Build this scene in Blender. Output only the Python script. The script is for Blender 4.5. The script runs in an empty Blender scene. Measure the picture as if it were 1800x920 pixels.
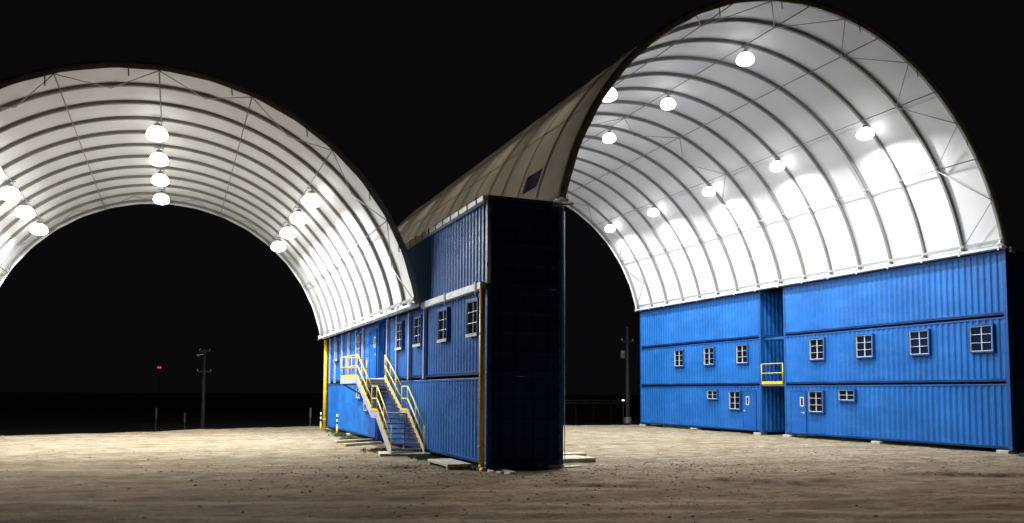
import bpy, math, random
import numpy as np
from mathutils import Vector, Matrix, noise
random.seed(7); rng = np.random.default_rng(7)
S = bpy.context.scene; COL = S.collection
R = math.radians

# ------------------------------------------------------------ camera
cd = bpy.data.cameras.new('camera'); cam = bpy.data.objects.new('camera', cd); COL.objects.link(cam)
cd.sensor_fit = 'HORIZONTAL'; cd.sensor_width = 36; cd.lens = 1400.557/1800*36
cd.shift_x = (900-879.41)/1800; cd.shift_y = (598.87-460)/1800
cd.clip_start = .1; cd.clip_end = 3000
FW = Vector((0.37754651, 0.92371616, 0.06486209)); RT = Vector((0.92552269, -0.37865539, 0.00527639)); UP = Vector((-0.02943427, -0.05803926, 0.99788029))
cam.matrix_world = Matrix(((RT.x, UP.x, -FW.x, 0), (RT.y, UP.y, -FW.y, 0), (RT.z, UP.z, -FW.z, 2.1167), (0, 0, 0, 1)))
S.camera = cam
# ------------------------------------------------------------ night sky
W = bpy.data.worlds.new('World'); S.world = W; W.use_nodes = True
W.node_tree.nodes['Background'].inputs[0].default_value = (0.82, 0.80, 1.0, 1)
W.node_tree.nodes['Background'].inputs[1].default_value = 0.0034
S.view_settings.view_transform = 'Standard'; S.view_settings.look = 'None'
S.view_settings.exposure = 0.0; S.view_settings.gamma = 1.0; S.view_settings.use_curve_mapping = False
S.cycles.use_denoising = True; S.cycles.max_bounces = 8; S.cycles.diffuse_bounces = 5; S.cycles.sample_clamp_indirect = 6
S.cycles.use_light_tree = True
LAMP_W = 2850.0
LAMP_RIGHT = (0.95, 0.98, 1.0); LAMP_LEFT = (0.97, 0.99, 1.0)
BULB = 8.0

# ------------------------------------------------------------ layout (metres, z = 0 at the containers' bottoms)
CW, CL, CH, TH = 2.44, 12.19, 2.56, 2.588
X0, Y0 = 8.258, 21.21
XR, YR = 29.577, 20.842
GZ = -0.11
NEARL, GAPL = 11.72, 1.45
GAPR = 1.765

# ------------------------------------------------------------ helpers
class MB:
    def __init__(s): s.v = []; s.f = []
    def box(s, a, b):
        x0, y0, z0 = a; x1, y1, z1 = b; n = len(s.v)
        s.v += [(x0,y0,z0),(x1,y0,z0),(x1,y1,z0),(x0,y1,z0),(x0,y0,z1),(x1,y0,z1),(x1,y1,z1),(x0,y1,z1)]
        s.f += [tuple(n+i for i in q) for q in ((0,3,2,1),(4,5,6,7),(0,1,5,4),(1,2,6,5),(2,3,7,6),(3,0,4,7))]; return s
    def frame(s, p, q, up):
        p = Vector(p); q = Vector(q); d = (q-p).normalized(); up = Vector(up)
        if abs(d.dot(up)) > .98: up = Vector((1,0,0))
        a = d.cross(up).normalized(); b = a.cross(d).normalized(); return p, q, a, b
    def bar(s, p, q, w, h, up=(0,0,1)):
        p, q, a, b = s.frame(p, q, up); n = len(s.v)
        for c in (p, q):
            for i, j in ((-1,-1),(1,-1),(1,1),(-1,1)): s.v.append(tuple(c + a*i*w/2 + b*j*h/2))
        s.f += [tuple(n+i for i in t) for t in ((0,1,2,3),(7,6,5,4),(0,4,5,1),(1,5,6,2),(2,6,7,3),(3,7,4,0))]; return s
    def tube(s, p, q, r, r2=None, k=8):
        r2 = r if r2 is None else r2
        p, q, a, b = s.frame(p, q, (0,0,1)); n = len(s.v)
        for c, rr in ((p, r), (q, r2)):
            for i in range(k):
                t = 2*math.pi*i/k; s.v.append(tuple(c + a*math.cos(t)*rr + b*math.sin(t)*rr))
        for i in range(k):
            j = (i+1) % k; s.f.append((n+i, n+j, n+k+j, n+k+i))
        s.f.append(tuple(n+i for i in reversed(range(k)))); s.f.append(tuple(n+k+i for i in range(k))); return s
    def path(s, pts, r, k=8):
        for a, b in zip(pts, pts[1:]): s.tube(a, b, r, k=k)
        return s
    def lathe(s, prof, c, k=24):
        n = len(s.v)
        for (r, z) in prof:
            for i in range(k):
                t = 2*math.pi*i/k; s.v.append((c[0]+r*math.cos(t), c[1]+r*math.sin(t), c[2]+z))
        for m in range(len(prof)-1):
            for i in range(k):
                j = (i+1) % k; s.f.append((n+m*k+i, n+m*k+j, n+(m+1)*k+j, n+(m+1)*k+i))
        return s
    def grid(s, rows):
        n = len(s.v); c = len(rows[0])
        for r in rows: s.v += [tuple(p) for p in r]
        for i in range(len(rows)-1):
            for j in range(c-1): s.f.append((n+i*c+j, n+i*c+j+1, n+(i+1)*c+j+1, n+(i+1)*c+j))
        return s
    def mesh(s, name, mat, smooth=False):
        me = bpy.data.meshes.new(name); me.from_pydata(s.v, [], s.f); me.update()
        if mat: me.materials.append(mat)
        if smooth: me.polygons.foreach_set('use_smooth', [True]*len(me.polygons))
        return me
    def build(s, name, mat, parent=None, smooth=False, bevel=0, loc=None):
        o = bpy.data.objects.new(name, s.mesh(name, mat, smooth)); COL.objects.link(o); o.parent = parent
        if loc: o.location = loc
        if bevel:
            m = o.modifiers.new('bevel', 'BEVEL'); m.width = bevel; m.segments = 1; m.limit_method = 'ANGLE'
        return o
def empty(name, loc=(0,0,0), rz=0):
    o = bpy.data.objects.new(name, None); COL.objects.link(o); o.location = loc; o.rotation_euler.z = rz; o.empty_display_size = .2; return o
def tag(o, label=None, cat=None, group=None, kind=None):
    if label: o['label'] = label
    if cat: o['category'] = cat
    if group: o['group'] = group
    if kind: o['kind'] = kind
    return o
def kids(o): return [c for c in bpy.data.objects if c.parent == o]
def copy_tree(o, parent=None):
    c = o.copy(); COL.objects.link(c); c.parent = parent
    for ch in kids(o): copy_tree(ch, c)
    return c

# ------------------------------------------------------------ materials
class NT:
    def __init__(s, name):
        s.m = bpy.data.materials.new(name); s.m.use_nodes = True; s.t = s.m.node_tree; s.b = s.t.nodes['Principled BSDF']; s.out = s.t.nodes['Material Output']
    def n(s, typ, **kw):
        x = s.t.nodes.new(typ)
        for k, v in kw.items(): setattr(x, k, v)
        return x
    def l(s, a, b): s.t.links.new(a, b)
    def coord(s, scale=(1,1,1), rot=(0,0,0), space='Object'):
        tc = s.n('ShaderNodeTexCoord'); mp = s.n('ShaderNodeMapping'); mp.inputs['Scale'].default_value = scale; mp.inputs['Rotation'].default_value = rot
        s.l(tc.outputs[space], mp.inputs[0]); return mp.outputs[0]
    def noise(s, vec, scale, detail=4, rough=.6, out=0):
        x = s.n('ShaderNodeTexNoise'); x.inputs['Scale'].default_value = scale; x.inputs['Detail'].default_value = detail; x.inputs['Roughness'].default_value = rough
        s.l(vec, x.inputs['Vector']); return x.outputs[out]
    def ramp(s, fac, stops):
        x = s.n('ShaderNodeValToRGB'); e = x.color_ramp.elements
        while len(e) < len(stops): e.new(.5)
        for i, (p, c) in enumerate(stops): e[i].position = p; e[i].color = (*c, 1) if len(c) == 3 else c
        s.l(fac, x.inputs[0]); return x.outputs[0]
    def mix(s, fac, a, b, mode='MIX'):
        x = s.n('ShaderNodeMix', data_type='RGBA', blend_type=mode)
        for sock, v in ((x.inputs[0], fac), (x.inputs[6], a), (x.inputs[7], b)):
            if hasattr(v, 'is_output'): s.l(v, sock)
            elif isinstance(v, (int, float)): sock.default_value = v
            else: sock.default_value = (*v, 1)
        return x.outputs[2]
    def bump(s, h, strength=.3, dist=.02, normal=None):
        x = s.n('ShaderNodeBump'); x.inputs['Strength'].default_value = strength; x.inputs['Distance'].default_value = dist; s.l(h, x.inputs['Height'])
        if normal: s.l(normal, x.inputs['Normal'])
        return x.outputs[0]
def simple(name, col, rough=.5, metal=0, var=.25, scale=3, bump=0):
    t = NT(name); v = t.coord(); f = t.noise(v, scale, 5)
    lo = tuple(c*(1-var) for c in col); hi = tuple(min(1, c*(1+var)) for c in col)
    t.l(t.ramp(f, [(.3, lo), (.7, hi)]), t.b.inputs['Base Color'])
    t.b.inputs['Roughness'].default_value = rough; t.b.inputs['Metallic'].default_value = metal
    if bump: t.l(t.bump(t.noise(v, scale*6, 4), bump, .01), t.b.inputs['Normal'])
    return t.m
def blue_paint(name, col, fade=1.0, spec=.4):
    t = NT(name); v = t.coord(space='Object')
    big = t.noise(v, .55, 3); sc = t.noise(t.coord((1, 1, .22)), 2.6, 7, .72)
    hor = t.noise(t.coord((1, .35, 2.2)), 1.6, 6, .7)
    base = t.mix(t.ramp(big, [(.35, (0,0,0)), (.68, (1,1,1))]), tuple(c*.86 for c in col), tuple(min(1, c*1.15) for c in col))
    chalk = t.mix(t.ramp(hor, [(.55, (0,0,0)), (.78, (.45*fade,)*3)]), base, (0.055, 0.235, 0.50))
    streak = t.mix(t.ramp(sc, [(.64, (0,0,0)), (.74, (.45*fade,)*3)]), chalk, (0.11, 0.28, 0.48))
    rust = t.mix(t.ramp(t.noise(t.coord((1,1,.5)), 7, 6, .75), [(.73, (0,0,0)), (.77, (.75,)*3)]), streak, (0.035, 0.028, 0.03))
    t.l(rust, t.b.inputs['Base Color'])
    t.l(t.ramp(hor, [(.3, (.34,)*3), (.8, (.62,)*3)]), t.b.inputs['Roughness'])
    t.l(t.bump(t.noise(v, 1.7, 4, .6), .6, .04), t.b.inputs['Normal']); t.b.inputs['Specular IOR Level'].default_value = spec; return t.m
M = {}
M['blue'] = blue_paint('container_blue_paint', (0.010, 0.120, 0.405))
M['blue_door'] = blue_paint('door_blue_paint', (0.008, 0.094, 0.36), .4)
M['frame_blue'] = blue_paint('frame_blue_paint', (0.010, 0.078, 0.28))
M['cargo'] = blue_paint('cargo_door_shaded_blue', (0.005, 0.030, 0.13), .15, .08)  # container blue darkened: the shade on the door ends is put into the colour
M['roof'] = simple('container_roof', (0.03, 0.06, 0.13), .6)
M['white'] = simple('white_paint', (0.56, 0.58, 0.61), .4, 0, .12, 4)
M['galv'] = simple('galvanised_steel', (0.25, 0.248, 0.23), .5, .2, .15, 2)
M['galv_mid'] = simple('mid_galvanised_tube', (0.30, 0.30, 0.285), .45, .2, .15, 3)
M['galv_light'] = simple('pale_galvanised_steel', (0.55, 0.56, 0.56), .45, .2, .2, 4)
M['gutter'] = simple('gutter_metal', (0.76, 0.80, 0.78), .4, .1, .15, 3)
M['yellow'] = simple('yellow_paint', (0.75, 0.50, 0.035), .4, 0, .18, 4)
M['black'] = simple('black_rubber', (0.02, 0.02, 0.02), .6)
M['step'] = simple('step_grating', (0.20, 0.21, 0.25), .5, .3, .25, 12)
M['stringer'] = simple('lilac_grey_primer', (0.36, 0.38, 0.52), .5, 0, .15, 3)
M['brown_pipe'] = simple('brown_stained_pipe', (0.30, 0.22, 0.20), .5, 0, .3, 3)
M['concrete'] = simple('concrete', (0.48, 0.45, 0.35), .9, 0, .25, 5, .5)
M['wood'] = simple('weathered_timber', (0.46, 0.40, 0.27), .8, 0, .3, 6, .4)
M['pole'] = simple('pole_timber', (0.07, 0.065, 0.055), .8, 0, .3, 4)
M['farmetal'] = simple('far_dull_metal', (0.09, 0.08, 0.05), .6, 0, .2, 2)
M['strap'] = simple('dark_webbing', (0.05, 0.05, 0.055), .8)
g = NT('dark_glass'); g.b.inputs['Base Color'].default_value = (.006, .009, .02, 1); g.b.inputs['Roughness'].default_value = .12; g.b.inputs['Specular IOR Level'].default_value = .4
g.l(g.bump(g.noise(g.coord(), 1.5, 2), .15, .01), g.b.inputs['Normal']); M['glass'] = g.m
def lens(name, col, st):
    # the acrylic reflector glows strongly at its mouth and weakly towards its neck
    t = NT(name); t.b.inputs['Base Color'].default_value = (*col, 1); t.b.inputs['Emission Color'].default_value = (*col, 1)
    tc = t.n('ShaderNodeTexCoord'); sp = t.n('ShaderNodeSeparateXYZ'); t.l(tc.outputs['Object'], sp.inputs[0])
    mr = t.n('ShaderNodeMapRange'); mr.inputs[1].default_value = .25; mr.inputs[2].default_value = -.02; mr.inputs[3].default_value = .5; mr.inputs[4].default_value = st
    t.l(sp.outputs[2], mr.inputs[0]); t.l(mr.outputs[0], t.b.inputs['Emission Strength']); return t.m
def emit(name, col, st):
    t = NT(name); t.b.inputs['Base Color'].default_value = (*col, 1); t.b.inputs['Emission Color'].default_value = (*col, 1); t.b.inputs['Emission Strength'].default_value = st
    return t.m
M['bulb_r'] = lens('lamp_lens_cool', (1, 1, 1), BULB); M['bulb_l'] = lens('lamp_lens_warm', (1.0, .975, .90), BULB)
M['red'] = emit('red_lamp', (1.0, .03, .09), 1.6); M['spark'] = emit('far_white_lamp', (1, 1, .95), 2.2)
def fabric(name, col, trans):
    t = NT(name); v = t.coord()
    dirt = t.noise(t.coord((1, .5, 1)), .8, 5, .65); fine = t.noise(v, 6, 4)
    base = t.mix(t.ramp(dirt, [(.35, (0,0,0)), (.75, (1,1,1))]), tuple(c*.93 for c in col), col)
    base = t.mix(t.ramp(fine, [(.6, (0,0,0)), (.8, (.25,)*3)]), base, tuple(c*.85 for c in col))
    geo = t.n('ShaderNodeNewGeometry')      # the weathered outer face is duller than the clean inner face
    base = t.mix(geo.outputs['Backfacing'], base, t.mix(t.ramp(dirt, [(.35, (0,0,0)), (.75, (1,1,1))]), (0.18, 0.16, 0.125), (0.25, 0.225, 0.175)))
    t.l(base, t.b.inputs['Base Color']); t.b.inputs['Roughness'].default_value = .5; t.b.inputs['Specular IOR Level'].default_value = .35
    wr = t.noise(t.coord((1, 1.6, 1)), .7, 3, .5)
    nb = t.bump(wr, .16, .05); t.l(nb, t.b.inputs['Normal'])
    tr = t.n('ShaderNodeBsdfTranslucent'); tr.inputs[0].default_value = (0.66, 0.55, 0.38, 1)
    mx = t.n('ShaderNodeMixShader'); mx.inputs[0].default_value = trans
    t.l(t.b.outputs[0], mx.inputs[1]); t.l(tr.outputs[0], mx.inputs[2]); t.l(mx.outputs[0], t.out.inputs[0]); return t.m
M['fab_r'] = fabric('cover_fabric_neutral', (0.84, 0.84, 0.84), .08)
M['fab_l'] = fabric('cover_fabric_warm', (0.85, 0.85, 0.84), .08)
M['hem'] = simple('hem_fabric_outside', (0.34, 0.29, 0.235), .8, 0, .3, 2)
M['patch'] = simple('faded_blue_patch', (0.10, 0.12, 0.17), .6, 0, .35, 4)

# ground
def ground_mat():
    t = NT('packed_dirt'); c = t.coord()
    rot = R(22.3)
    strk = t.noise(t.coord((.14, .8, 1), (0, 0, rot)), 1.1, 8, .68)
    strk2 = t.noise(t.coord((.05, 1.6, 1), (0, 0, rot+.05)), 1.6, 5, .6)
    big = t.noise(c, .12, 4, .55); mid = t.noise(c, 1.1, 7, .68); fine = t.noise(c, 9, 6, .7); grit = t.noise(c, 38, 3, .6)
    pale = (0.345, 0.30, 0.212); tan = (0.235, 0.195, 0.13); brown = (0.17, 0.115, 0.062)
    a = t.mix(t.ramp(mid, [(.38, (0,0,0)), (.66, (1,1,1))]), tan, pale)
    # the soil is tinted browner and darker towards the camera
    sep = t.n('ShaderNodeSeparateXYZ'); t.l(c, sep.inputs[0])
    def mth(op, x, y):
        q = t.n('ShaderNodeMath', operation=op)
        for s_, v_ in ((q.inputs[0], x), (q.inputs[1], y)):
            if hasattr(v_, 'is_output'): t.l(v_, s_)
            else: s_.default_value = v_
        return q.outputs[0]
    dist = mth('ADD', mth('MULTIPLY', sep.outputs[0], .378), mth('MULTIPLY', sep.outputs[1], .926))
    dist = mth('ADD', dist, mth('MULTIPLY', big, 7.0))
    near_tint = t.n('ShaderNodeMapRange'); near_tint.inputs[1].default_value = 17.0; near_tint.inputs[2].default_value = 33.0; near_tint.inputs[3].default_value = .9; near_tint.inputs[4].default_value = 0
    t.l(dist, near_tint.inputs[0])
    a = t.mix(t.ramp(strk, [(.48, (0,0,0)), (.66, (.85,)*3)]), a, brown)
    a = t.mix(t.ramp(strk2, [(.60, (0,0,0)), (.74, (.45,)*3)]), a, (0.30, 0.235, 0.14))
    a = t.mix(t.ramp(fine, [(.50, (0,0,0)), (.68, (.8,)*3)]), a, (0.14, 0.10, 0.06))
    a = t.mix(t.ramp(grit, [(.60, (0,0,0)), (.74, (.3,)*3)]), a, (0.36, 0.30, 0.20))
    clump = t.noise(t.coord((.5, 1.0, 1), (0, 0, rot)), 3.2, 6, .72)
    a = t.mix(t.ramp(clump, [(.50, (0,0,0)), (.60, (.9,)*3)]), a, (0.13, 0.09, 0.052))
    a = t.mix(near_tint.outputs[0], a, (0.72, 0.50, 0.25), 'MULTIPLY')
    tt = t.n('ShaderNodeAttribute'); tt.attribute_name = 'tyre_track'
    a = t.mix(mth('MULTIPLY', tt.outputs['Fac'], .75), a, (0.36, 0.30, 0.19))
    at = t.n('ShaderNodeAttribute'); at.attribute_name = 'damp'
    a = t.mix(at.outputs['Fac'], a, (0.045, 0.028, 0.014))
    t.l(a, t.b.inputs['Base Color']); t.b.inputs['Roughness'].default_value = .95; t.b.inputs['Specular IOR Level'].default_value = .15
    n1 = t.bump(strk, .7, .10); n2 = t.bump(mid, 1.0, .12, n1); n3 = t.bump(fine, .9, .05, n2); n4 = t.bump(grit, .5, .008, n3)
    t.l(n4, t.b.inputs['Normal']); return t.m
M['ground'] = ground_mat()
M['scrub'] = simple('dark_scrubland', (0.16, 0.145, 0.10), .95, 0, .5, .2, .5)
M['grass'] = simple('grass_green', (0.10, 0.13, 0.045), .7, 0, .5, 2)
M['stone'] = simple('stone_mix', (0.27, 0.22, 0.155), .9, 0, .6, 1.3)

# ------------------------------------------------------------ ground sheet
EDGE = [(-400, 43), (-60, 43), (-20, 43.5), (-7.8, 45.0), (-2.8, 46.6), (0, 48.2), (3, 50.2), (6.4, 51.4), (9, 52.4), (16, 51.5), (25, 49.2), (29, 48.4), (32, 48.6), (60, 50), (400, 50)]
ex = [e[0] for e in EDGE]; ey = [e[1] for e in EDGE]
def ground_z(x, y):
    e = np.interp(x, ex, ey) + .25*noise.noise(Vector((x*.35, 0, 3)))
    z = GZ
    if y > -5 and y < e+1:
        u = x*.926 - y*.379; w = x*.378 + y*.926
        z += .030*noise.noise(Vector((x*.5, y*.5, 0))) + .016*noise.noise(Vector((x*1.9, y*1.9, 5)))
        z += .035*noise.noise(Vector((u*.13, w*1.1, 9)))*max(0, min(1, (27-w)/6))
        for cx_, cy_, sx in RUTS:
            q = ((x-cx_)*.926-(y-cy_)*.379)/sx; k = ((x-cx_)*.378+(y-cy_)*.926)/.16
            if abs(q) < 2 and abs(k) < 3: z -= .075*math.exp(-q*q*2-k*k) - .03*math.exp(-q*q*2-(k-2)**2)
    d = y-e
    if d > 0: z -= min(2.0, d*.42)
    return z
RUTS = [(13.3, 16.8, .55), (13.95, 16.3, .5), (14.5, 15.9, .45), (15.6, 16.0, .6), (20.2, 16.0, 1.6), (21.5, 15.4, 1.4), (9.5, 17.0, 1.6), (6.3, 22.8, .8)]
def axis(a, b, st, far_lo, far_hi):
    m = list(np.arange(a, b, st)); lo = []; hi = []; d = st; x = a
    while x > far_lo: d *= 1.35; x -= d; lo.append(x)
    d = st; x = m[-1]
    while x < far_hi: d *= 1.35; x += d; hi.append(x)
    return lo[::-1]+m+hi
xs = axis(-12, 36, .17, -900, 900); ys = axis(5, 56, .17, -200, 1500)
m = MB(); m.grid([[(x, y, ground_z(x, y)) for x in xs] for y in ys])
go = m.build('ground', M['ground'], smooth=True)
dv = []
for (x, y, z) in m.v:
    d_ = 0
    if 5 < y < 30:
        for cx_, cy_, sx in RUTS:
            q = ((x-cx_)*.926-(y-cy_)*.379)/sx; k = ((x-cx_)*.378+(y-cy_)*.926)/.5
            if abs(q) < 2.5 and abs(k) < 3: d_ = max(d_, 1.25*math.exp(-q*q*1.2-k*k)*(.6+.8*noise.noise(Vector((x*3, y*3, 0)))))
    dv.append(max(0, min(1, d_)))
TR = [(22.3, -14, 1, .16), (22.9, -14, 0, .12), (16.2, -10, 5, .2), (17.0, 4, 9.5, .16), (18.4, -2, 3, .12), (17.6, 10, 18, .18), (19.8, 14, 22, .2), (15.0, 0, 12, .2), (14.2, -6, 12, .18)]
pv = []
for (x, y, z) in m.v:
    u = x*.926-y*.379; w = x*.378+y*.926; d_ = 0
    if 8 < w < 30:
        for w0, ua, ub, wd in TR:
            k = (w-w0-.35*noise.noise(Vector((u*.15, w0, 0)))-.02*u)/wd
            if abs(k) < 3 and ua-1 < u < ub+1: d_ = max(d_, math.exp(-k*k)*min(1, max(0, u-ua+1))*min(1, max(0, ub+1-u))*(.75+.6*noise.noise(Vector((u*.8, w*2, 2)))))
    pv.append(max(0, min(1, d_)))
ta = go.data.attributes.new('tyre_track', 'FLOAT', 'POINT'); ta.data.foreach_set('value', pv)
da = go.data.attributes.new('damp', 'FLOAT', 'POINT'); da.data.foreach_set('value', dv); tag(go, kind='structure'); go.data.materials.append(M['scrub'])
nx = len(xs)-1
mi = []
for j in range(len(ys)-1):
    yc = (ys[j]+ys[j+1])/2
    for i in range(nx):
        xc = (xs[i]+xs[i+1])/2
        mi.append(1 if yc > np.interp(xc, ex, ey)+1.2 else 0)
go.data.polygons.foreach_set('material_index', mi)

# ------------------------------------------------------------ containers
def corr(length, z0, z1, face_out, pitch=.2786, depth=.036, m=None, start=0.0):
    """corrugated sheet running along local u, outer crest at n = 0, troughs at n = -depth; returns list of (u, n)"""
    n = max(1, int(round(length/pitch))); p = length/n; pts = [(start, 0)]
    for i in range(n):
        b = start+i*p
        pts += [(b+p*.13, 0), (b+p*.37, -depth), (b+p*.63, -depth), (b+p*.87, 0)]
    pts.append((start+length, 0)); return pts
def make_container(loc, L, door_end, label):
    """local: x 0..CW, y 0..L, z 0..CH ; door_end 0 -> doors at y=0, 1 -> doors at y=L"""
    c = empty('shipping_container', loc); tag(c, label, 'container', 'blue shipping containers stacked as shelter walls')
    z0, z1 = .155, CH-.085
    for side in (0, 1):
        prof = corr(L-.32, z0, z1, side, start=.16)
        xf = .014 if side == 0 else CW-.014; sg = 1 if side == 0 else -1
        mb = MB(); mb.grid([[(xf - sg*n_, u, z) for u, n_ in prof] for z in (z0, z1)])
        mb.build('side_panel', M['blue'], c)
        r = MB(); r.box((0 if side == 0 else CW-.06, .15, z1), (.06 if side == 0 else CW, L-.15, CH-.02))
        r.build('top_rail', M['frame_blue'], c, bevel=.006)
        r = MB(); a, b = (.022, .075) if side == 0 else (CW-.075, CW-.022)
        r.box((a+(.02 if side==0 else 0), .15, .055), (b-(0 if side==0 else .02), L-.15, z0)); a, b = (.004, .042) if side == 0 else (CW-.042, CW-.004)
        r.box((a, .15, z0-.03), (b, L-.15, z0+.004))
        r.build('bottom_rail', M['frame_blue'], c)
    for x in (0, CW-.15):
        for y in (0, L-.15):
            p = MB(); p.box((x, y, .118), (x+.15, y+.15, CH-.118+.028)); p.build('corner_post', M['frame_blue'], c, bevel=.01)
            k = MB()
            xa, ya = x-.005, y-.005
            k.box((xa, ya, 0), (xa+.16, ya+.16, .117)); k.build('corner_casting', M['frame_blue'], c, bevel=.012); k = MB(); k.box((xa, ya, CH-.089), (xa+.16, ya+.16, CH+.026)); k.build('corner_casting', M['frame_blue'], c, bevel=.012)
    rf = MB(); rf.box((.06, .15, CH-.06), (CW-.06, L-.15, CH-.022)); rf.build('roof', M['roof'], c)
    fl = MB(); fl.box((.08, .15, .05), (CW-.08, L-.15, .11)); fl.build('floor', M['roof'], c)
    # plain end
    yb = L-.012 if door_end == 0 else .012; sg = -1 if door_end == 0 else 1
    prof = corr(CW-.3, z0, z1, 0, start=.15)
    e = MB(); e.grid([[(u, yb - sg*n_, z) for u, n_ in prof] for z in (z0, z1)]); e.build('end_panel', M['blue'], c)
    e = MB(); ya, ybb = sorted((yb-sg*.01, yb+sg*.06)); e.box((.155, ya, CH-.086), (CW-.155, ybb, CH-.02)); e.build('end_rail', M['frame_blue'], c); e = MB(); e.box((.155, ya, .03), (CW-.155, ybb, z0+.002)); e.build('end_rail', M['frame_blue'], c)
    # door end
    yd = 0 if door_end == 0 else L; s = 1 if door_end == 0 else -1
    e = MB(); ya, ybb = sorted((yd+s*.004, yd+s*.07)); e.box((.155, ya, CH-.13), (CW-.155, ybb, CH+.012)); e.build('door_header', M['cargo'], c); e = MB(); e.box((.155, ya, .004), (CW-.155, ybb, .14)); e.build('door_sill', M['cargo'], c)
    for k_ in (0, 1):
        xa = .16 + k_*(CW/2-.155); xb = xa + CW/2-.17
        d = MB(); zz = [.15, .62, .70, 1.18, 1.26, 1.78, 1.86, CH-.14]
        prof2 = []
        for q, z in enumerate(zz): prof2.append((z, .03 if (q//1) % 2 == 0 else .03))
        rows = []
        for (za, zb_) in ((.15, .66), (.74, 1.26), (1.34, 1.84), (1.92, CH-.14)):
            rows += [(za, .028), (za+.03, .052), (zb_-.03, .052), (zb_, .028)]
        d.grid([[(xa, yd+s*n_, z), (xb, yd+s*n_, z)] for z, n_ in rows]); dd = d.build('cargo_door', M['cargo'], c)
        lk = MB()
        for fx in (.28, .72):
            xx = xa+(xb-xa)*fx; lk.tube((xx, yd-s*.012+s*.02, .12), (xx, yd-s*.012+s*.02, CH-.1), .017, k=6)
            for z in (.2, .8, 1.5, CH-.25): lk.box((xx-.05, min(yd+s*.0, yd+s*.03), z-.03), (xx+.05, max(yd+s*.0, yd+s*.03), z+.03))
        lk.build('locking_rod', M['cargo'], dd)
        hg = MB(); hx = xa-.02 if k_ == 0 else xb+.02
        for z in (.3, .95, 1.6, 2.2):
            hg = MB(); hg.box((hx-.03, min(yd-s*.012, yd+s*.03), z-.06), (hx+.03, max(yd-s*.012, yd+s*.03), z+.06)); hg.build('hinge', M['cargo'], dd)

    return c
CONT = {}
ROWS = [('central', X0, Y0, NEARL, GAPL), ('right', XR, YR, CL, GAPR)]
LBL = {('central', 0, 0): 'blue ground-level container of the middle stack behind the yellow-railed stairs',
       ('central', 0, 1): 'blue second-tier container with four barred windows under the pale gutter',
       ('central', 0, 2): 'blue topmost container at the dark corner of the middle stack, above the pale gutter',
       ('central', 1, 0): 'blue ground-level container beyond the stairs, its far end by the yellow downpipe',
       ('central', 1, 1): 'blue second-tier container with the door at the top of the stairs',
       ('central', 1, 2): 'blue topmost container in deep shade behind the left shelter edge',
       ('right', 0, 0): 'blue ground-level container with a door at the near end of the right wall',
       ('right', 0, 1): 'blue middle-tier container of the right wall with four barred windows',
       ('right', 0, 2): 'blue windowless top container at the near end of the right wall, scuffed white',
       ('right', 1, 0): 'blue ground-level container at the far end of the right wall, door beside the gap',
       ('right', 1, 1): 'blue middle-tier container at the far end of the right wall with three windows',
       ('right', 1, 2): 'blue windowless top container at the far end of the right wall, under the fabric'}
for nm, xx, yy, ln, gp in ROWS:
    for t_ in range(3):
        CONT[nm, 0, t_] = make_container((xx, yy, t_*TH), ln, 0, LBL[nm, 0, t_])
        CONT[nm, 1, t_] = make_container((xx, yy+ln+gp, t_*TH), CL, 1, LBL[nm, 1, t_])
XLL = -9.62-CW+.35
for k_ in (0, 1):
    for t_ in (0, 1):
        make_container((XLL, Y0+k_*(CL+1.5), t_*TH), CL, k_, 'blue container under the left shelter outer foot, %s, %s' % (('near end', 'far end')[k_], ('on the ground', 'second tier')[t_]))

# windows and doors stand on the -x side face (local x = 0)
WB = {}
def window_meshes(w, h):
    if (w, h) in WB: return WB[w, h]
    f = .07; ms = []
    a = MB()   # blue flashing box
    for (y0, y1, z0, z1) in ((-.05, w+.05, -.055, 0), (-.05, w+.05, h, h+.055), (-.05, 0, 0, h), (w, w+.05, 0, h)): a.box((-.105, y0, z0), (.03, y1, z1))
    b = MB(); q = .029
    for (y0, y1, z0, z1) in ((0, w, 0, q), (0, w, h-q, h), (0, q, q, h-q), (w-q, w, q, h-q)): b.box((-.085, y0+.001, z0+.001), (.0, y1-.001, z1-.001))
    b.box((-.055, w/2-.018, q), (-.004, w/2+.018, h-q))
    g_ = MB(); g_.box((-.022, q-.002, q-.002), (-.012, w-q+.002, h-q+.002))
    gr = MB(); n = 2 if h > .8 else 1
    zs = [h*(i+1)/(n+1) for i in range(n)]
    for z in zs: gr.tube((-.078, q, z), (-.078, w-q, z), .009, k=6)
    WB[w, h] = (a.mesh('flashing', M['frame_blue']), b.mesh('window_frame', M['white']), g_.mesh('glass', M['glass']), gr.mesh('grille', M['galv_light'])); return WB[w, h]
def ob(name, me, parent, loc=(0,0,0)):
    o = bpy.data.objects.new(name, me); COL.objects.link(o); o.parent = parent; o.location = loc; return o
def add_window(c, y, z, w=.93, h=1.0, shade=False):
    a, b, g_, gr = window_meshes(w, h)
    if shade:                                # these frames are painted blue, with a pale sill
        if 'blue_frame' not in WB:
            m2 = b.copy(); m2.name = 'blue_window_frame'; m2.materials[0] = M['stringer']
            sl = MB(); sl.box((-.125, -.05, -.075), (-.106, w+.05, .02)); sl.box((-.125, -.05, -.02), (-.03, w+.05, -.0)); WB['blue_frame'] = (m2, sl.mesh('sill', M['galv_light']))
        b = WB['blue_frame'][0]
    o = ob('window', b, c, (0, y, z)); ob('flashing', a, o); ob('glass', g_, o); ob('grille', gr, o)
    if shade: ob('sill', WB['blue_frame'][1], o)
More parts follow.
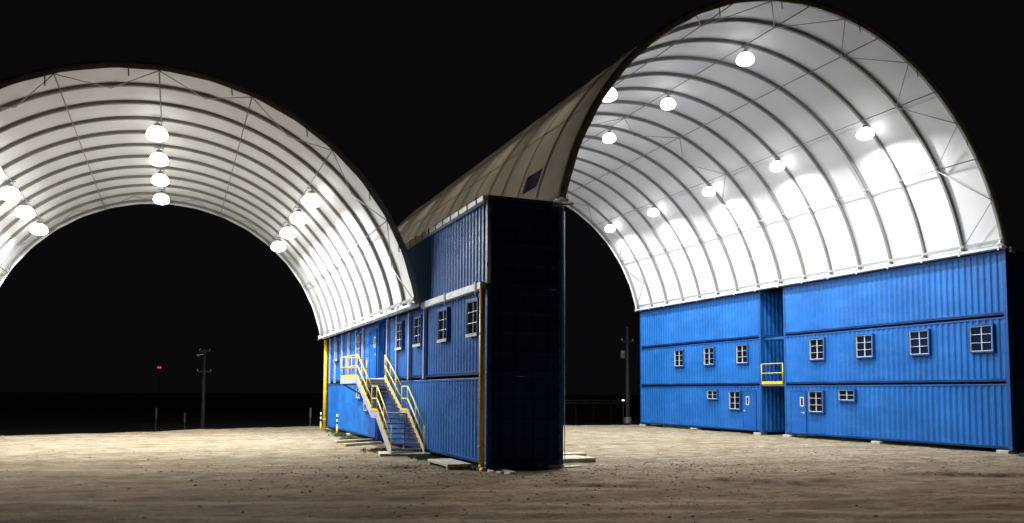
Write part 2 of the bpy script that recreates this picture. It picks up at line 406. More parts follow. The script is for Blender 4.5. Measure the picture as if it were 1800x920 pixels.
def add_door(c, y, h=2.16, w=1.02, hinge_near=True, zb=.1):
    d = MB(); d.box((-.035, y, zb), (.025, y+w, zb+h))
    o = d.build('door', M['blue_door'], c, bevel=.008)
    f = MB(); 
    for (a0, a1, z0, z1) in ((y-.06, y-.002, zb, zb+h+.06), (y+w+.002, y+w+.06, zb, zb+h+.06), (y-.002, y+w+.002, zb+h+.002, zb+h+.06)): f.box((-.05, a0, z0), (.03, a1, z1))
    f.build('door_frame', M['frame_blue'], o)
    wy = y+w*.62 if hinge_near else y+w*.22; wz = zb+h*.64
    fr = MB(); ww, hh, q = .26, .48, .055
    for (y0, y1, z0, z1) in ((0, ww, 0, q), (0, ww, hh-q, hh), (0, q, q, hh-q), (ww-q, ww, q, hh-q)): fr.box((-.05, wy-ww/2+y0, wz+z0), (-.03, wy-ww/2+y1, wz+z1))
    fr.build('window_frame', M['white'], o)
    g_ = MB(); g_.box((-.04, wy-ww/2+q-.002, wz+q-.002), (-.036, wy+ww/2-q+.002, wz+hh-q+.002)); g_.build('glass', M['glass'], o)
    hy = y+w-.1 if hinge_near else y+.1; s = -1 if hinge_near else 1
    hn = MB(); hn.box((-.055, hy-.03, zb+h*.46), (-.035, hy+.03, zb+h*.46+.12)); hn.tube((-.08, hy, zb+h*.46+.08), (-.08, hy+s*.16, zb+h*.46+.08), .012); hn.tube((-.05, hy, zb+h*.46+.08), (-.085, hy, zb+h*.46+.08), .010)
    hn.build('handle', M['galv_light'], o)
W1z, W0z = 3.84-TH, 1.24
for y in (.60, 3.44, 6.38, 9.33): add_window(CONT['right', 0, 1], y, W1z)
add_window(CONT['right', 0, 0], 9.47, W0z); add_window(CONT['right', 0, 0], 7.5, 1.83, .95, .48)
add_door(CONT['right', 0, 0], 10.68, hinge_near=False)
fy = CL+GAPR
for y in (14.97, 17.97, 21.03): add_window(CONT['right', 1, 1], y-fy, W1z)
add_window(CONT['right', 1, 0], 15.67-fy, W0z); add_window(CONT['right', 1, 0], 17.69-fy, 1.80, .95, .48)
add_door(CONT['right', 1, 0], 14.42-fy, hinge_near=True)
for y in (.58, 3.42, 6.36, 8.95): add_window(CONT['central', 0, 1], y, W1z, .88, shade=True)
fyl = NEARL+GAPL
for y in (16.5, 22.2): add_window(CONT['central', 1, 1], y-fyl, W1z, .88, shade=True)
add_door(CONT['central', 1, 1], .22, hinge_near=False, w=1.25)
add_window(CONT['central', 1, 0], 16.3-fyl, 1.80, .95, .48); add_window(CONT['central', 1, 0], 14.7-fyl, W0z, .88); add_door(CONT['central', 1, 0], .16, hinge_near=True)

# concrete blocks under the containers
blk = None
BL = [(XR-.1, YR+0.1), (XR-.08, YR+6.1), (XR-.14, YR+CL-.45), (XR-.1, YR+fy+.1), (XR-.12, YR+fy+5.9), (XR-.1, YR+fy+CL-.5),
      (X0+.1, Y0+NEARL-.4), (X0-.05, Y0+fyl+6), (X0-.05, Y0+fyl+CL-.5), (X0+1.95, Y0+.02), (X0-.02, Y0+.05)]
BLW = ['under the near corner of the right wall', 'under the middle of the long right-wall container', 'under the right wall just before its gap', 'under the far side of the gap in the right wall', 'under the middle of the far right-wall container', 'under the farthest corner of the right wall',
       'behind the foot of the stairs', 'under the wall beyond the stairs', 'by the far yellow downpipe', 'under the right corner of the dark container end', 'by the near yellow downpipe elbow']
for (x, y), w_ in zip(BL, BLW):
    b = MB(); b.box((0, 0, GZ-.12), (.55, .5, -.002)); o = b.build('concrete_block', M['concrete'], bevel=.02, loc=(x, y, 0))
    tag(o, 'pale concrete footing block '+w_, 'block', 'footing blocks under the containers')

# ------------------------------------------------------------ gap fillers: platforms with yellow rail
def rail_panel(name, pts_x, y0, y1, z, parent, toe=True):
    r = MB()
    for h_ in (1.1, .60): r.tube((pts_x, y0, z+h_), (pts_x, y1, z+h_), .024)
    for y in (y0, y1): r.tube((pts_x, y, z), (pts_x, y, z+1.1), .024)
    o = r.build(name, M['yellow'], parent, smooth=True)
    if toe:
        t = MB(); t.box((pts_x-.012, y0, z+.01), (pts_x+.012, y1, z+.16)); t.build('toe_board', M['yellow'], o)
    return o
gp = empty('gap_platform', (XR, YR+CL, TH)); tag(gp, 'landing with yellow guard rail bridging the gap in the right container wall', 'platform')
b = MB(); b.box((.03, .02, -.06), (CW-.05, GAPR-.02, .02)); b.build('deck', M['step'], gp)
rail_panel('guard_rail', -.02, .08, GAPR-.06, .03, gp)
b = MB(); b.box((.25, .02, TH-.14), (.42, GAPR-.02, TH-.02)); b.build('lintel', M['frame_blue'], gp)
gl = empty('gap_platform', (X0, Y0+NEARL, TH)); tag(gl, 'floor plate across the gap beside the upper door of the middle stack', 'platform')
b = MB(); b.box((.03, .02, -.06), (CW-.05, GAPL-.02, .02)); b.build('deck', M['step'], gl)
b = MB(); b.box((.25, .02, TH-.14), (.42, GAPL-.02, TH-.02)); b.build('lintel', M['frame_blue'], gl)

# ------------------------------------------------------------ fabric shelters
def shelter(rw, rd, xc, cz, Ro, zb, y0, bay, nb, purl_deg, fab, label, braces, on_purlin_inner, xr_base, side_rail_mat):
    t = empty('fabric_shelter', (xc, y0, zb)); tag(t, label, 'fabric shelter', 'arched fabric shelters over the container walls')
    c0 = cz-zb                                  # local centre height
    th0 = math.asin(-c0/Ro) if c0 < 0 else 0
    Lg = bay*nb
    def P(th, r, y): return (r*math.cos(th), y, c0+r*math.sin(th))
    N = 72; ths = [th0+(math.pi-2*th0)*i/N for i in range(N+1)]
    # membrane, drawn in slightly between the arches
    rows = []; sub = 6
    for j in range(nb*sub+1):
        y = j*Lg/(nb*sub); f = (j % sub)/sub; sag = .055*math.sin(math.pi*f)**.8
        rows.append([P(th, Ro-sag*(.35+.65*math.sin((th-th0)/(math.pi-2*th0)*math.pi))+.012*noise.noise(Vector((th*5, y*.8, xc))), y) for th in ths])
    m_ = MB(); m_.grid(rows)
    # bottom skirt folded round the lacing tube
    m_.build('membrane', fab, t, smooth=True)
    # hem wrapped over the front and back arches
    for ye, s, nm in ((0, -1, 'front_hem'), (Lg, 1, 'rear_hem')):
        h = MB(); h.grid([[P(th, Ro+.004, ye+s*.0) for th in ths], [P(th, Ro+.006, ye+s*.09) for th in ths], [P(th, Ro-.08, ye+s*.11) for th in ths], [P(th, Ro-.22+.012*math.sin(th*37), ye+s*.09) for th in ths]])
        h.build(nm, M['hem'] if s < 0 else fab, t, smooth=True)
    # arches: twin chords with a web
    def arch(y):
        a = MB()
        for ra, rb, w in ((Ro-.02, Ro-.02-rd*.27, rw), (Ro-.02-rd*.73, Ro-.02-rd, rw)):
            A = []
            for th in ths: A.append([P(th, ra, -w/2), P(th, ra, w/2), P(th, rb, w/2), P(th, rb, -w/2), P(th, ra, -w/2)])
            a.grid(A)
        a.grid([[P(th, Ro-.02-rd*.27, -rw*.3), P(th, Ro-.02-rd*.73, -rw*.3)] for th in ths]); a.grid([[P(th, Ro-.02-rd*.27, rw*.3), P(th, Ro-.02-rd*.73, rw*.3)] for th in ths])
        return a
    first = None
    for i in range(nb+1):
        y = min(max(i*bay, .06), Lg-.06)
        if first is None: first = arch(y).build('arch', M['galv'], t, loc=(0, y, 0))
        else:
            o = first.copy(); COL.objects.link(o); o.parent = t; o.location = (0, y, 0)
    ri = Ro-.175
    for d in purl_deg:
        p = MB(); th = R(d); p.tube(P(th, ri, .03), P(th, ri, Lg-.03), .021, k=6); p.build('purlin', M['galv_mid'], t, smooth=True)
    # zigzag bracing
    th_lo, th_hi = th0+.012, math.pi-th0-.012
    nodesA = [R(d) for d in purl_deg]
    full = [th_lo]+nodesA+[th_hi]
    mids = [(a+b_)/2 for a, b_ in zip(full, full[1:])]
    for k_, (ba, flip) in enumerate(braces):
        ya, yb_ = ba*bay, (ba+1)*bay
        if flip: ya, yb_ = yb_, ya               # purlin nodes on ya, mid nodes on yb
        for i, mth in enumerate(mids):
            br = MB(); br.tube(P(full[i], ri-.01, ya), P(mth, ri-.01, yb_), .017, k=6); br.tube(P(mth, ri-.01, yb_), P(full[i+1], ri-.01, ya), .017, k=6)
            br.build('brace', M['galv_mid'], t, smooth=True)
    # base rails, lacing tube and brackets on both feet
    for s in (1, -1):
        xb = s*math.cos(th0)*Ro
        br = MB(); br.box((min(xb-s*.34, xb-s*.05), -.05, -.10), (max(xb-s*.34, xb-s*.05), Lg+.05, 0.0)); br.build('base_rail', side_rail_mat, t, bevel=.01)
        lt = MB(); q = P(th0+.026, ri+.02, 0); lt.bar((s*q[0], .05, q[2]), (s*q[0], Lg-.05, q[2]), .07, .10); lt.build('lacing_tube', M['galv'], t)
        for i in range(nb+1):
            y = min(max(i*bay, .1), Lg-.1)
            b_ = MB(); b_.box((min(xb-s*.36, xb-s*.02), y-.07, 0), (max(xb-s*.36, xb-s*.02), y+.07, .03)); b_.box((xb-s*.36, y-.03, -.17) if s > 0 else (xb+.34, y-.03, -.17), (xb-s*.34, y+.03, .1) if s > 0 else (xb+.36, y+.03, .1))
            b_.bar((xb-s*.33, y, .02), (xb-s*.20, y, .28), .03, .03)
            b_.build('foot_bracket', M['galv_light'], t)
    # loose strap ends hanging from the front arch
    for d, ln in ((38, .26), (58, .24), (76, .22), (97, .24), (113, .30), (24, .22)):
        p = P(R(d), Ro-.20, .0); k_ = MB(); k_.bar((p[0], -.02, p[2]+.04), (p[0]+.02, -.03, p[2]-ln), .035, .012, up=(0,1,0)); k_.build('strap', M['strap'], t)
    return t
RT_CZ, RT_R, RT_XC = 5.87, 9.85, 19.97
LT_CZ, LT_R, LT_XC = 3.78, 8.67, -.58
yR0, yL0, bayR, bayL = YR-.03, Y0+5.80, 1.753, 1.764
tR = shelter(.095, .13, RT_XC, RT_CZ, RT_R, 7.86, yR0, bayR, 15, [32.8, 51.2, 70.3, 89.6, 109.3, 128.5, 147.2], M['fab_r'],
             'tall white fabric arch shelter on the right, standing on three-high container walls', [(0, True), (7, False), (14, True)], True, 0, M['white'])
tL = shelter(.12, .11, LT_XC, LT_CZ, LT_R, 5.22, yL0, bayL, 11, [30.5, 50.8, 71.5, 91, 111.2, 130.5, 150], M['fab_l'],
             'lower white fabric arch shelter on the left, cut by the photo edge', [(0, False), (10, True)], False, 0, M['gutter'])
# side posts carrying the left shelter down the second tier
xin = LT_XC+math.cos(math.asin((5.22-LT_CZ)/LT_R))*LT_R-.30
for off in (5.97, 7.95, 9.75, 11.3, 16.0, 17.4, 19.3, 21.0, 23.0, 24.6):
    b = MB(); b.box((X0-.105-tL.location.x, Y0+off-yL0-.055, 2.62-5.22), (X0-.01-tL.location.x, Y0+off-yL0+.055, -.1))
    b.box((X0-.12-tL.location.x, Y0+off-yL0-.08, 2.62-5.22-.04), (X0-.008-tL.location.x, Y0+off-yL0+.08, 2.62-5.22-.001))
    b.build('side_post', M['stringer'], tL)
# patch on the right shelter's outer flank
def flank(th, y, r): return (r*math.cos(th), y, (RT_CZ-7.86)+r*math.sin(th))
pm = MB(); rows = []
for i in range(7):
    y = (22.72-yR0)+(23.95-22.72)*i/6
    rows.append([flank(R(a), y+.10*(k/6)*0, RT_R+.012-.03*math.sin(math.pi*(((y)/bayR) % 1))) for k, a in enumerate(np.linspace(159.6, 163.4, 7))])
pm.grid(rows); pm.build('repair_patch', M['patch'], tR, smooth=True)
for a in (160.6, 161.4, 162.3):
    q = MB(); q.grid([[flank(R(a+d), 22.9-yR0+.13*i, RT_R+.020-.03*math.sin(math.pi*(((22.9-yR0+.13*i)/bayR) % 1))) for d in (-.12, .12)] for i in range(8)])

# ------------------------------------------------------------ high-bay lamps
def lamp_proto(kind, bulb, col, pw):
    e = empty('high_bay_lamp')
    h = MB(); h.lathe([(.0, .36), (.07, .36), (.10, .33), (.13, .20), (.13, .25)], (0,0,0)); h.build('housing', M['galv'], e, smooth=True)
    b = MB(); b.lathe([(.12, .25), (.20, .21), (.28, .13), (.33, .03), (.345, -.05), (.32, -.13), (.24, -.20), (.12, -.24), (.001, -.25)], (0,0,0)); b.build('lens', bulb, e, smooth=True)
    k = MB(); k.tube((0,0,.36), (0,0,.44), .02); k.bar((-.17, 0, .44), (.17, 0, .44), .05, .03); k.build('hanger', M['galv'], e)
    if kind == 'l': e.scale = (1.12, 1.12, 1.12)
    ld = bpy.data.lights.new('lamp_light', 'SPOT'); ld.energy = pw; ld.color = col; ld.spot_size = R(178); ld.spot_blend = .1; ld.shadow_soft_size = .14
    # reflector photometry: strong downward beam, weak wide tail
    ld.use_nodes = True; nt = ld.node_tree; em = nt.nodes['Emission']
    ge = nt.nodes.new('ShaderNodeNewGeometry'); sp = nt.nodes.new('ShaderNodeSeparateXYZ'); nt.links.new(ge.outputs['Incoming'], sp.inputs[0])
    def mt(op, a, b):
        q = nt.nodes.new('ShaderNodeMath'); q.operation = op
        for s_, v_ in ((q.inputs[0], a), (q.inputs[1], b)):
            if hasattr(v_, 'is_output'): nt.links.new(v_, s_)
            elif v_ is not None: s_.default_value = v_
        return q.outputs[0]
    cz = mt('ABSOLUTE', sp.outputs[2], None)
    tail = mt('MULTIPLY', mt('MINIMUM', mt('MULTIPLY', cz, 2.4), 1.0), .42 if kind == 'l' else .30)
    nt.links.new(mt('ADD', mt('MULTIPLY', mt('POWER', cz, 2.8), .8), tail), em.inputs['Strength'])
    l = bpy.data.objects.new('lamp_light', ld); COL.objects.link(l); l.parent = e; l.location = (0, 0, -.40)
    return e
def lamps(proto, rows, ys, group, txt):
    first = True
    for ri_, (x, z) in enumerate(rows):
        for k_, y in enumerate(ys):
            o = proto if first else copy_tree(proto); first = False
            o.location = (x, y, z); tag(o, txt[ri_] % ORD[k_], 'lamp', group)
ORD = ['nearest', 'second nearest', 'third nearest', 'fourth nearest', 'farthest']
lamps(lamp_proto('r', M['bulb_r'], LAMP_RIGHT, LAMP_W), [(20.04, 15.0), (26.12, 12.86), (13.96, 12.7)], [YR+3.35, YR+8.55, YR+13.75, YR+19.1, YR+24.2], 'glowing high-bay lamps in the right shelter',
      ['bright lamp under the crown of the right shelter, %s of its row', 'bright lamp along the right slope of the right shelter, %s of its row', 'bright lamp along the left slope of the right shelter, %s of its row'])
ORD = ['nearest', 'second nearest', 'third nearest', 'farthest']
lamps(lamp_proto('l', M['bulb_l'], LAMP_LEFT, LAMP_W*.82), [(-.855, 11.72), (4.89, 9.74), (-6.15, 9.74)], [Y0+10.8, Y0+14.4, Y0+17.9, Y0+21.8], 'glowing high-bay lamps in the left shelter',
      ['bright lamp under the crown of the left shelter, %s of its row', 'bright lamp along the right slope of the left shelter, %s of its row', 'bright lamp along the left slope of the left shelter, %s of its row'])

# ------------------------------------------------------------ gutters and downpipes
g1 = empty('rain_gutter', (X0, Y0, 2*TH)); tag(g1, 'pale box gutter below the topmost container, from the near corner to the left shelter', 'gutter')
b = MB(); b.box((-.20, .05, -.10), (-.02, 6.0, .12)); b.build('trough', M['gutter'], g1, bevel=.015)
for y in (.45, 3.3):
    b = MB(); b.box((-.225, y-.07, -.13), (-.201, y+.07, .15)); b.box((-.215, y-.02, -.22), (-.19, y+.02, -.13)); b.build('bracket', M['galv'], g1)
b = MB(); b.lathe([(.05, 0), (.05, .34), (.02, .34)], (-.14, 5.86, -.06), 10); b.build('end_outlet', M['white'], g1, smooth=True)
g2 = empty('rain_gutter', (X0, Y0, 3*TH)); tag(g2, 'cream eaves gutter along the top left edge of the middle stack', 'gutter')
b = MB(); b.box((-.17, -.05, -.13), (.0, 25.3, .03)); b.build('trough', M['gutter'], g2, bevel=.015)
b = MB(); b.box((.0, -.06, -.01), (CW, .10, .05)); b.build('end_flashing', M['strap'], g2)
for i in range(32):
    y = .5+i*.79; b = MB(); b.box((-.19, y-.02, -.15), (-.171, y+.02, .05)); b.box((-.19, y-.02, .0501), (.05, y+.02, .062)); b.build('bracket', M['strap'], g2)
def downpipe(x, y, z0, z1, r, mat, label, shoe):
    o = empty('downpipe', (x, y, 0)); tag(o, label, 'downpipe', None)
    b = MB(); b.tube((0, 0, z0), (0, 0, z1), r, k=12); b.build('pipe', mat, o, smooth=True)
    c = MB()
    for z in np.arange(z0+.5, z1, 1.6): c.tube((0, 0, z), (0, 0, z+.05), r+.012, k=12)
    c.build('clip', mat, o)
    if shoe:
        s = MB(); s.path([(0, 0, z0), (0, -.03, z0-.10), (.03, -.20, z0-.17)], r*1.02, 12); s.build('elbow', mat, o, smooth=True)
    return o
downpipe(X0-.14, Y0+.02, .06, 5.08, .085, M['yellow'], 'yellow downpipe up the near left corner of the dark container stack', True)
downpipe(X0-.13, Y0+25.45, -.02, 5.10, .11, M['yellow'], 'yellow downpipe at the far end of the left shelter wall', False)
downpipe(X0-.10, Y0+.0, 5.32, 7.64, .028, M['brown_pipe'], 'thin brown pipe running up beside the topmost near container corner', False)
downpipe(X0+.02, Y0-.05, 5.25, 7.6, .05, M['stringer'], 'pale lilac pipe on the front corner of the topmost container', False)
w_ = MB(); w_.path([(X0-.05, Y0-.32, GZ+.03), (X0+.02, Y0-.75, GZ+.02), (X0+.16, Y0-1.0, GZ+.01), (X0+.32, Y0-1.30, GZ+.0)], .05, 10)
o = w_.build('drain_hose', M['concrete'], smooth=True); tag(o, 'pale hose curving over the dirt from the yellow downpipe', 'hose')
w_ = MB(); w_.box((0, 0, 0), (.22, 1.35, .09)); o = w_.build('channel_piece', M['concrete'], bevel=.02, loc=(X0+.22, Y0-1.2, GZ-.02)); o.rotation_euler.z = R(-6); tag(o, 'loose concrete kerb piece lying in front of the dark container end', 'kerb piece')

# ------------------------------------------------------------ stairs
st = empty('staircase', (6.98, Y0, 0)); tag(st, 'steel stairs with yellow handrails climbing to the second tier door', 'staircase')
WX = 1.17
PTS = [(5.70, GZ+.06), (7.90, 1.30), (8.72, 1.30), (11.45, 2.62), (14.85, 2.62)]
def stringer(x, name):
    b = MB()
    for (ya, za), (yb_, zb_) in zip(PTS, PTS[1:]):
        b.bar((x, ya-.02, za-.04), (x, yb_+.02, zb_-.04), .05, .24, up=(0,0,1))
    return b.build(name, M['stringer'], st)
stringer(0, 'stringer'); stringer(WX, 'stringer')
for x in (-.0, WX):
    b = MB()
    for (ya, za), (yb_, zb_) in zip(PTS[:3], PTS[1:4]): b.bar((x, ya, za+.145), (x, yb_, zb_+.145), .035, .09)
    if x == 0: b.bar((x, PTS[3][0], PTS[3][1]+.13), (x, PTS[4][0], PTS[4][1]+.13), .03, .15)
    b.build('kick_rail', M['yellow'], st)
n1, n2 = 7, 7
for (a, b_, n) in ((PTS[0], PTS[1], n1), (PTS[2], PTS[3], n2)):
    for i in range(1, n+1):
        y = a[0]+(b_[0]-a[0])*i/(n+1)+.04; z = a[1]+(b_[1]-a[1])*i/(n+1)+.02
        t_ = MB(); t_.box((.03, y-.13, z-.02), (WX-.03, y+.13, z)); t_.box((.03, y-.14, z-.05), (WX-.03, y-.125, z+.004)); t_.build('tread', M['step'], st)
b = MB(); b.box((.03, PTS[1][0]-.05, 1.29), (WX-.03, PTS[2][0]+.05, 1.33)); b.build('mid_landing', M['step'], st)
b = MB(); b.box((.03, PTS[3][0]-.05, 2.58), (WX-.0, PTS[4][0], 2.63)); b.build('top_landing', M['step'], st)
b = MB(); b.box((.0, PTS[4][0]-.05, 2.40), (WX, PTS[4][0], 2.56)); b.box((.0, PTS[3][0]+.0, 2.36), (WX, PTS[3][0]+.06, 2.56)); b.build('landing_beam', M['stringer'], st)
b = MB(); b.bar((.05, PTS[4][0]-.4, 2.42), (WX+.08, PTS[4][0]-.4, 1.75), .06, .06); b.bar((.05, PTS[3][0]+.5, 2.42), (WX+.08, PTS[3][0]+.5, 1.75), .06, .06); b.build('landing_bracket', M['frame_blue'], st)
def handrail(x, pts, name='handrail'):
    b = MB()
    for h_ in (1.02, .56): b.path([(x, y, z+h_) for y, z in pts], .024)
    o = b.build(name, M['yellow'], st, smooth=True)
    L_ = 0
    for (ya, za), (yb_, zb_) in zip(pts, pts[1:]):
        n = max(1, int(round((yb_-ya)/1.0)))
        for i in range(n):
            y = ya+(yb_-ya)*i/n; z = za+(zb_-za)*i/n; p = MB(); p.tube((x, y, z-.05), (x, y, z+1.02), .022); p.build('post', M['yellow'], o, smooth=True)
    p = MB(); p.tube((x, pts[-1][0], pts[-1][1]), (x, pts[-1][0], pts[-1][1]+1.02), .022); p.build('post', M['yellow'], o, smooth=True)
handrail(0, PTS); handrail(WX, PTS[:4])
b = MB()
for h_ in (1.02, .56): b.tube((0, PTS[4][0], 2.62+h_), (WX, PTS[4][0], 2.62+h_), .024)
b.tube((WX, PTS[4][0], 2.6), (WX, PTS[4][0], 3.64), .022); b.build('end_rail', M['yellow'], st, smooth=True)
for x in (WX,):
    b = MB(); b.box((x-.04, PTS[1][0]+.35, GZ), (x+.04, PTS[1][0]+.43, 1.2)); b.build('support_leg', M['stringer'], st)

# ------------------------------------------------------------ slabs, beams, bollards
def slab(name, x, y, w, l, h, rz, mat, label, cat, dz=0):
    b = MB(); b.box((-w/2, -l/2, 0), (w/2, l/2, h)); o = b.build(name, mat, bevel=.015, loc=(x, y, GZ-.02+dz)); o.rotation_euler.z = R(rz); tag(o, label, cat); return o
slab('concrete_slab', 7.55, 27.35, 1.75, 1.1, .13, -10, M['wood'], 'low concrete footing slab under the foot of the stairs', 'slab')
p_ = empty('concrete_slab', (7.72, 22.9, GZ)); tag(p_, 'raised concrete slab on two blocks beside the near yellow downpipe', 'slab')
b = MB(); b.box((-.38, -1.0, .07), (.38, 1.0, .15)); b.build('top', M['concrete'], p_, bevel=.012)
for y in (-.95, .8):
    b = MB(); b.box((-.36, y, -.05), (.36, y+.16, .069)); b.build('support', M['concrete'], p_, bevel=.01)
slab('concrete_slab', 11.85, 23.35, 1.55, 1.25, .16, 4, M['wood'], 'thick pale slab on the ground right of the dark container end', 'slab')
slab('concrete_slab', 12.4, 25.2, 2.2, .5, .13, 0, M['wood'], 'narrow pale slab lying just beyond the thick one', 'slab')
slab('timber_plank', 10.8, 21.35, 1.1, .28, .07, 6, M['wood'], 'thin reddish board at the right corner of the dark container end', 'plank')
slab('timber_beam', 7.55, 35.1, 2.3, .22, .14, 24, M['wood'], 'long weathered beam lying under the landing, farther of two', 'beam')
slab('timber_beam', 7.35, 33.0, 2.1, .2, .14, 32, M['wood'], 'long weathered beam lying under the landing, nearer of two', 'beam')
slab('concrete_slab', 29.2, 19.6, .9, .9, .12, 0, M['strap'], 'dark slab at the near foot of the right container wall', 'slab')
def bollard(x, y, label):
    e = empty('bollard', (x, y, GZ)); tag(e, label, 'bollard', 'thin striped marker posts')
    b = MB(); b.tube((0,0,0), (0,0,1.05), .045, k=10); b.build('post', M['white'], e, smooth=True)
    for z in (.55, .80):
        c = MB(); c.tube((0,0,z), (0,0,z+.12), .048, k=10); c.build('band', M['black'], e, smooth=True)
    c = MB(); c.tube((0,0,0), (0,0,.42), .052, k=10); c.build('base_sleeve', M['yellow'], e, smooth=True)
bollard(7.75, 45.7, 'thin striped post left of the far yellow downpipe'); bollard(7.9, 41.6, 'thin striped post standing before the blue wall')

# ------------------------------------------------------------ ropes / small rigging
w_ = MB(); w_.path([(X0+CW+.02, Y0-.03, 7.55), (X0+CW+.03, Y0-.02, .1)], .012, 6); o = w_.build('earthing_cable', M['galv_light'], smooth=True); tag(o, 'thin pale cable running down the right edge of the dark container end', 'cable')
e = empty('winch_bracket', (X0+CW-.25, Y0-.06, 7.78)); tag(e, 'small steel anchor bracket where the right shelter meets the dark stack', 'bracket')
b = MB(); b.bar((-.15, 0, -.10), (.55, 0, .02), .12, .05); b.bar((.1, 0, -.02), (.16, 0, .30), .05, .05); b.build('plate', M['galv'], e)
b = MB(); b.path([(-.15, 0, -.08), (.12, -.02, .30), (.55, 0, .03)], .02); b.build('rod', M['galv_light'], e)
e = empty('guy_anchor', (XR+.15, YR-.12, 7.72)); tag(e, 'anchor bracket with guy wire at the top near corner of the right wall', 'bracket')
b = MB(); b.box((-.05, -.05, -.1), (.25, .05, .12)); b.build('plate', M['galv'], e, bevel=.01)
b = MB(); b.path([(.2, 0, .0), (2.6, -.4, -.12)], .012, 6); b.build('wire', M['galv'], e)

# ------------------------------------------------------------ far things in the dark
def pole(x, y, z0, z1, r, label, arms):
    e = empty('utility_pole', (x, y, z0)); tag(e, label, 'utility pole')
    b = MB(); b.tube((0,0,0), (0,0,z1-z0), r, r*.6, k=10); b.build('shaft', M['pole'], e, smooth=True)
    for z, w in arms:
        b = MB(); b.bar((-w/2, 0, z-z0), (w/2, 0, z-z0), .1, .12); a = b.build('crossarm', M['pole'], e)
        for xx in (-w*.45, w*.45):
            c = MB(); c.lathe([(.03, .06), (.06, .10), (.04, .15), (.06, .2), (.0, .24)], (xx, 0, z-z0), 8); c.build('insulator', M['galv_light'], a, smooth=True)
    return e
pL_ = pole(2.43, 75, -2.1, 5.75, .17, 'wooden utility pole with two crossarms in the dark beyond the left shelter', [(5.6, .9), (3.8, 1.2)])
b = MB(); b.bar((0, 0, 7.45), (-.5, 0, 7.35), .05, .05); b.lathe([(.0, .1), (.12, .05), (.14, -.06), (.0, -.1)], (-.55, 0, 7.32), 10); b.build('street_lamp_head', M['galv_light'], pL_)
pR_ = pole(36.5, 60, -2.1, 7.9, .2, 'thick pole with a transformer in the dark beyond the right shelter', [(6.6, 1.2)])
b = MB(); b.lathe([(0, .75), (.2, .7), (.22, .6), (.22, .05), (0, 0)], (-.45, 0, 7.2), 12); b.build('transformer', M['galv'], pR_, smooth=True)
b = MB(); b.lathe([(.34, 0), (.34, .5), (.2, .55), (0, .55)], (0, 0, 1.6), 12); b.build('base_collar', M['galv'], pR_, smooth=True)
e = empty('warning_light', (-1.77, 110, -2.1)); tag(e, 'pair of small red warning lights on a far dark mast', 'warning light')
b = MB(); b.tube((0,0,0), (0,0,7.1), .07, .05); b.bar((-.25,0,7.0), (.25,0,7.0), .06, .06); b.build('mast', M['black'], e)
for x in (-.12, .12):
    b = MB(); b.lathe([(0, .14), (.09, .10), (.11, 0), (.08, -.08), (0, -.1)], (x, 0, 7.12), 12); b.build('lamp', M['red'], e, smooth=True)
e = empty('crash_barrier', (37.2, 75, -2.1)); tag(e, 'two-rail road barrier faintly lit beyond the right shelter', 'barrier')
b = MB(); b.bar((0, 0, 3.40), (8.5, .2, 3.40), .05, .10); b.build('upper_rail', M['farmetal'], e)
b = MB(); b.bar((0, 0, 3.12), (8.5, .2, 3.12), .05, .10); b.build('lower_rail', M['farmetal'], e)
for i in range(5):
    b = MB(); b.box((i*2.1, .03, 0), (i*2.1+.1, .13, 3.45)); b.build('post', M['black'], e)
e = empty('yard_light', (34.85, 58, -2.1)); tag(e, 'tiny white light low beside the thick pole', 'light')
b = MB(); b.tube((0,0,0), (0,0,3.55), .04); b.build('stem', M['black'], e)
b = MB(); b.lathe([(0, .07), (.10, .04), (.12, 0), (.08, -.05), (0, -.06)], (0, 0, 3.6), 10); b.build('lamp', M['spark'], e, smooth=True)
for (x, y, z, h_, lb) in ((-1.24, 70, -.1, .85, 'faint white marker post far left in the dark'), (.9, 70, -.45, .75, 'faint white marker post just left of the far utility pole'), (9.4, 60, .15, .75, 'faint pale marker seen left of the far yellow downpipe')):
    e = empty('marker_post', (x, y, -2.1)); tag(e, lb, 'marker post', 'faint roadside marker posts')
    b = MB(); b.tube((0,0,0), (0,0,z+2.1), .03); b.build('stem', M['pole'], e)
    b = MB(); b.box((-.06, -.03, z+2.1), (.06, .03, z+2.1+h_)); b.build('reflector_plate', M['pole'], e)

# ------------------------------------------------------------ stones and grass (uncountable)
def icos():
    p = (1+5**.5)/2; v = np.array([(-1,p,0),(1,p,0),(-1,-p,0),(1,-p,0),(0,-1,p),(0,1,p),(0,-1,-p),(0,1,-p),(p,0,-1),(p,0,1),(-p,0,-1),(-p,0,1)], float); v /= np.linalg.norm(v[0])
    f = [(0,11,5),(0,5,1),(0,1,7),(0,7,10),(0,10,11),(1,5,9),(5,11,4),(11,10,2),(10,7,6),(7,1,8),(3,9,4),(3,4,2),(3,2,6),(3,6,8),(3,8,9),(4,9,5),(2,4,11),(6,2,10),(8,6,7),(9,8,1)]
    return v, f
IV, IF = icos()
V = []; F = []
def inside(x, y):
    return (X0-.1 < x < X0+CW+.1 and Y0-.1 < y < Y0+26) or (x > XR-.1 and y > YR-.1)
cl = [(6.5, 23, 2.2, 800), (5.5, 21, 2.5, 600), (14.5, 20.5, 1.9, 1100), (17.5, 21, 3, 500), (24, 18.5, 3, 500), (12, 19, 2.5, 600), (9, 15, 3, 700), (9.5, 20, 1.5, 300), (3, 27, 5, 500), (24, 23, 4, 600), (6.6, 27.5, 1.2, 250), (7.3, 22.6, .7, 160)]
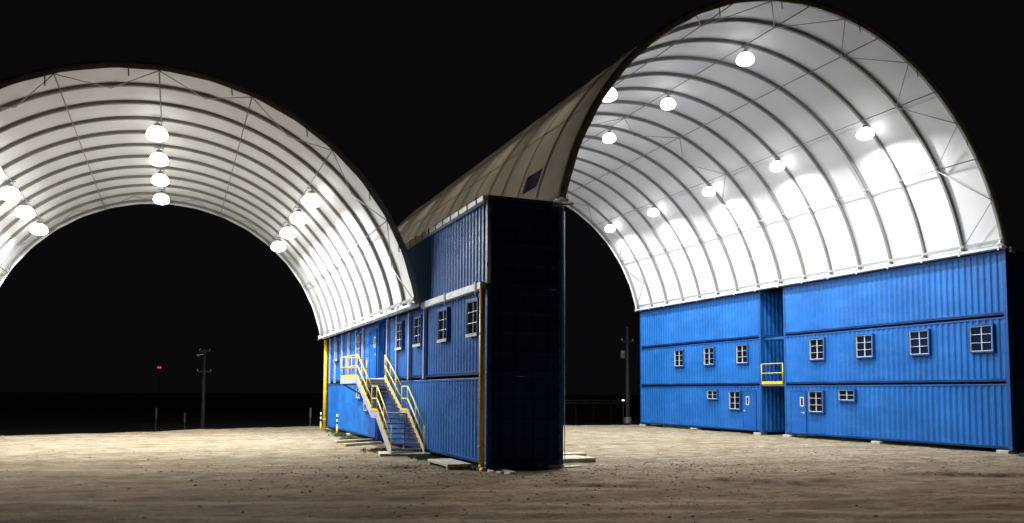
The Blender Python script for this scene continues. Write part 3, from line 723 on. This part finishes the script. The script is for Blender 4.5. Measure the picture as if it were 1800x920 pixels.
def stone(x, y, s):
    if inside(x, y): return
    n = len(V); sc = np.array([s*random.uniform(.7, 1.5), s*random.uniform(.7, 1.4), s*random.uniform(.45, .9)])
    a = random.random()*6.28; ca, sa = math.cos(a), math.sin(a)
    vv = IV*(1+rng.uniform(-.22, .22, (12, 1)))*sc; vx = vv[:, 0]*ca-vv[:, 1]*sa; vy = vv[:, 0]*sa+vv[:, 1]*ca
    z = ground_z(x, y)
    V.extend(zip((vx+x).tolist(), (vy+y).tolist(), (vv[:, 2]+z+s*.15).tolist())); F.extend([(a_+n, b_+n, c_+n) for a_, b_, c_ in IF])
for cx_, cy_, sg, n in cl:
    for _ in range(n):
        s = min(.04, .0062*math.exp(abs(random.gauss(0, .8)))); stone(random.gauss(cx_, sg), random.gauss(cy_, sg*.7), s)
for _ in range(3200):
    x, y = random.uniform(-10, 29), random.uniform(8, 44)
    stone(x, y, min(.035, .0062*math.exp(abs(random.gauss(0, .75)))))
sm = MB(); sm.v = V; sm.f = F; o = sm.build('gravel', M['stone']); tag(o, 'loose stones and clods scattered over the dirt yard', 'gravel', kind='stuff')
g_ = MB()
def tuft(x, y, h, n):
    for _ in range(n):
        a = random.random()*6.28; r = random.uniform(0, .09); bx, by = x+r*math.cos(a), y+r*math.sin(a); hh = 1.35*h*random.uniform(.5, 1.2); ln = random.uniform(.1, .6)*hh; w = .011
        k = len(g_.v); g_.v += [(bx-w, by, GZ-.02), (bx+w, by+w, GZ-.02), (bx+ln*math.cos(a), by+ln*math.sin(a), GZ+hh)]; g_.f.append((k, k+1, k+2))
def strip(x, ya, yb_, n, h, sx=.12):
    for _ in range(n): tuft(random.gauss(x, sx), random.uniform(ya, yb_), h, 9)
strip(XR-.05, YR+2, YR+6, 90, .11); strip(XR-.05, YR+6.8, YR+11, 110, .10); strip(XR-.02, YR+19.8, YR+23, 60, .15); strip(XR-.05, YR+14.5, YR+17.5, 25, .08)
strip(X0-.35, Y0+2.3, Y0+5.4, 260, .07, .22); strip(X0-.45, Y0+12, Y0+20, 160, .10, .22); strip(7.5, Y0+6.8, Y0+9.5, 160, .06, .35); strip(X0-.2, Y0+20, Y0+25, 60, .1); strip(X0-.25, Y0+.2, Y0+.7, 12, .13, .1)
strip(X0+CW+.15, Y0+.5, Y0+8, 60, .1, .12)
o = g_.build('grass', M['grass']); tag(o, 'thin green grass growing along the container bases', 'grass', kind='stuff')
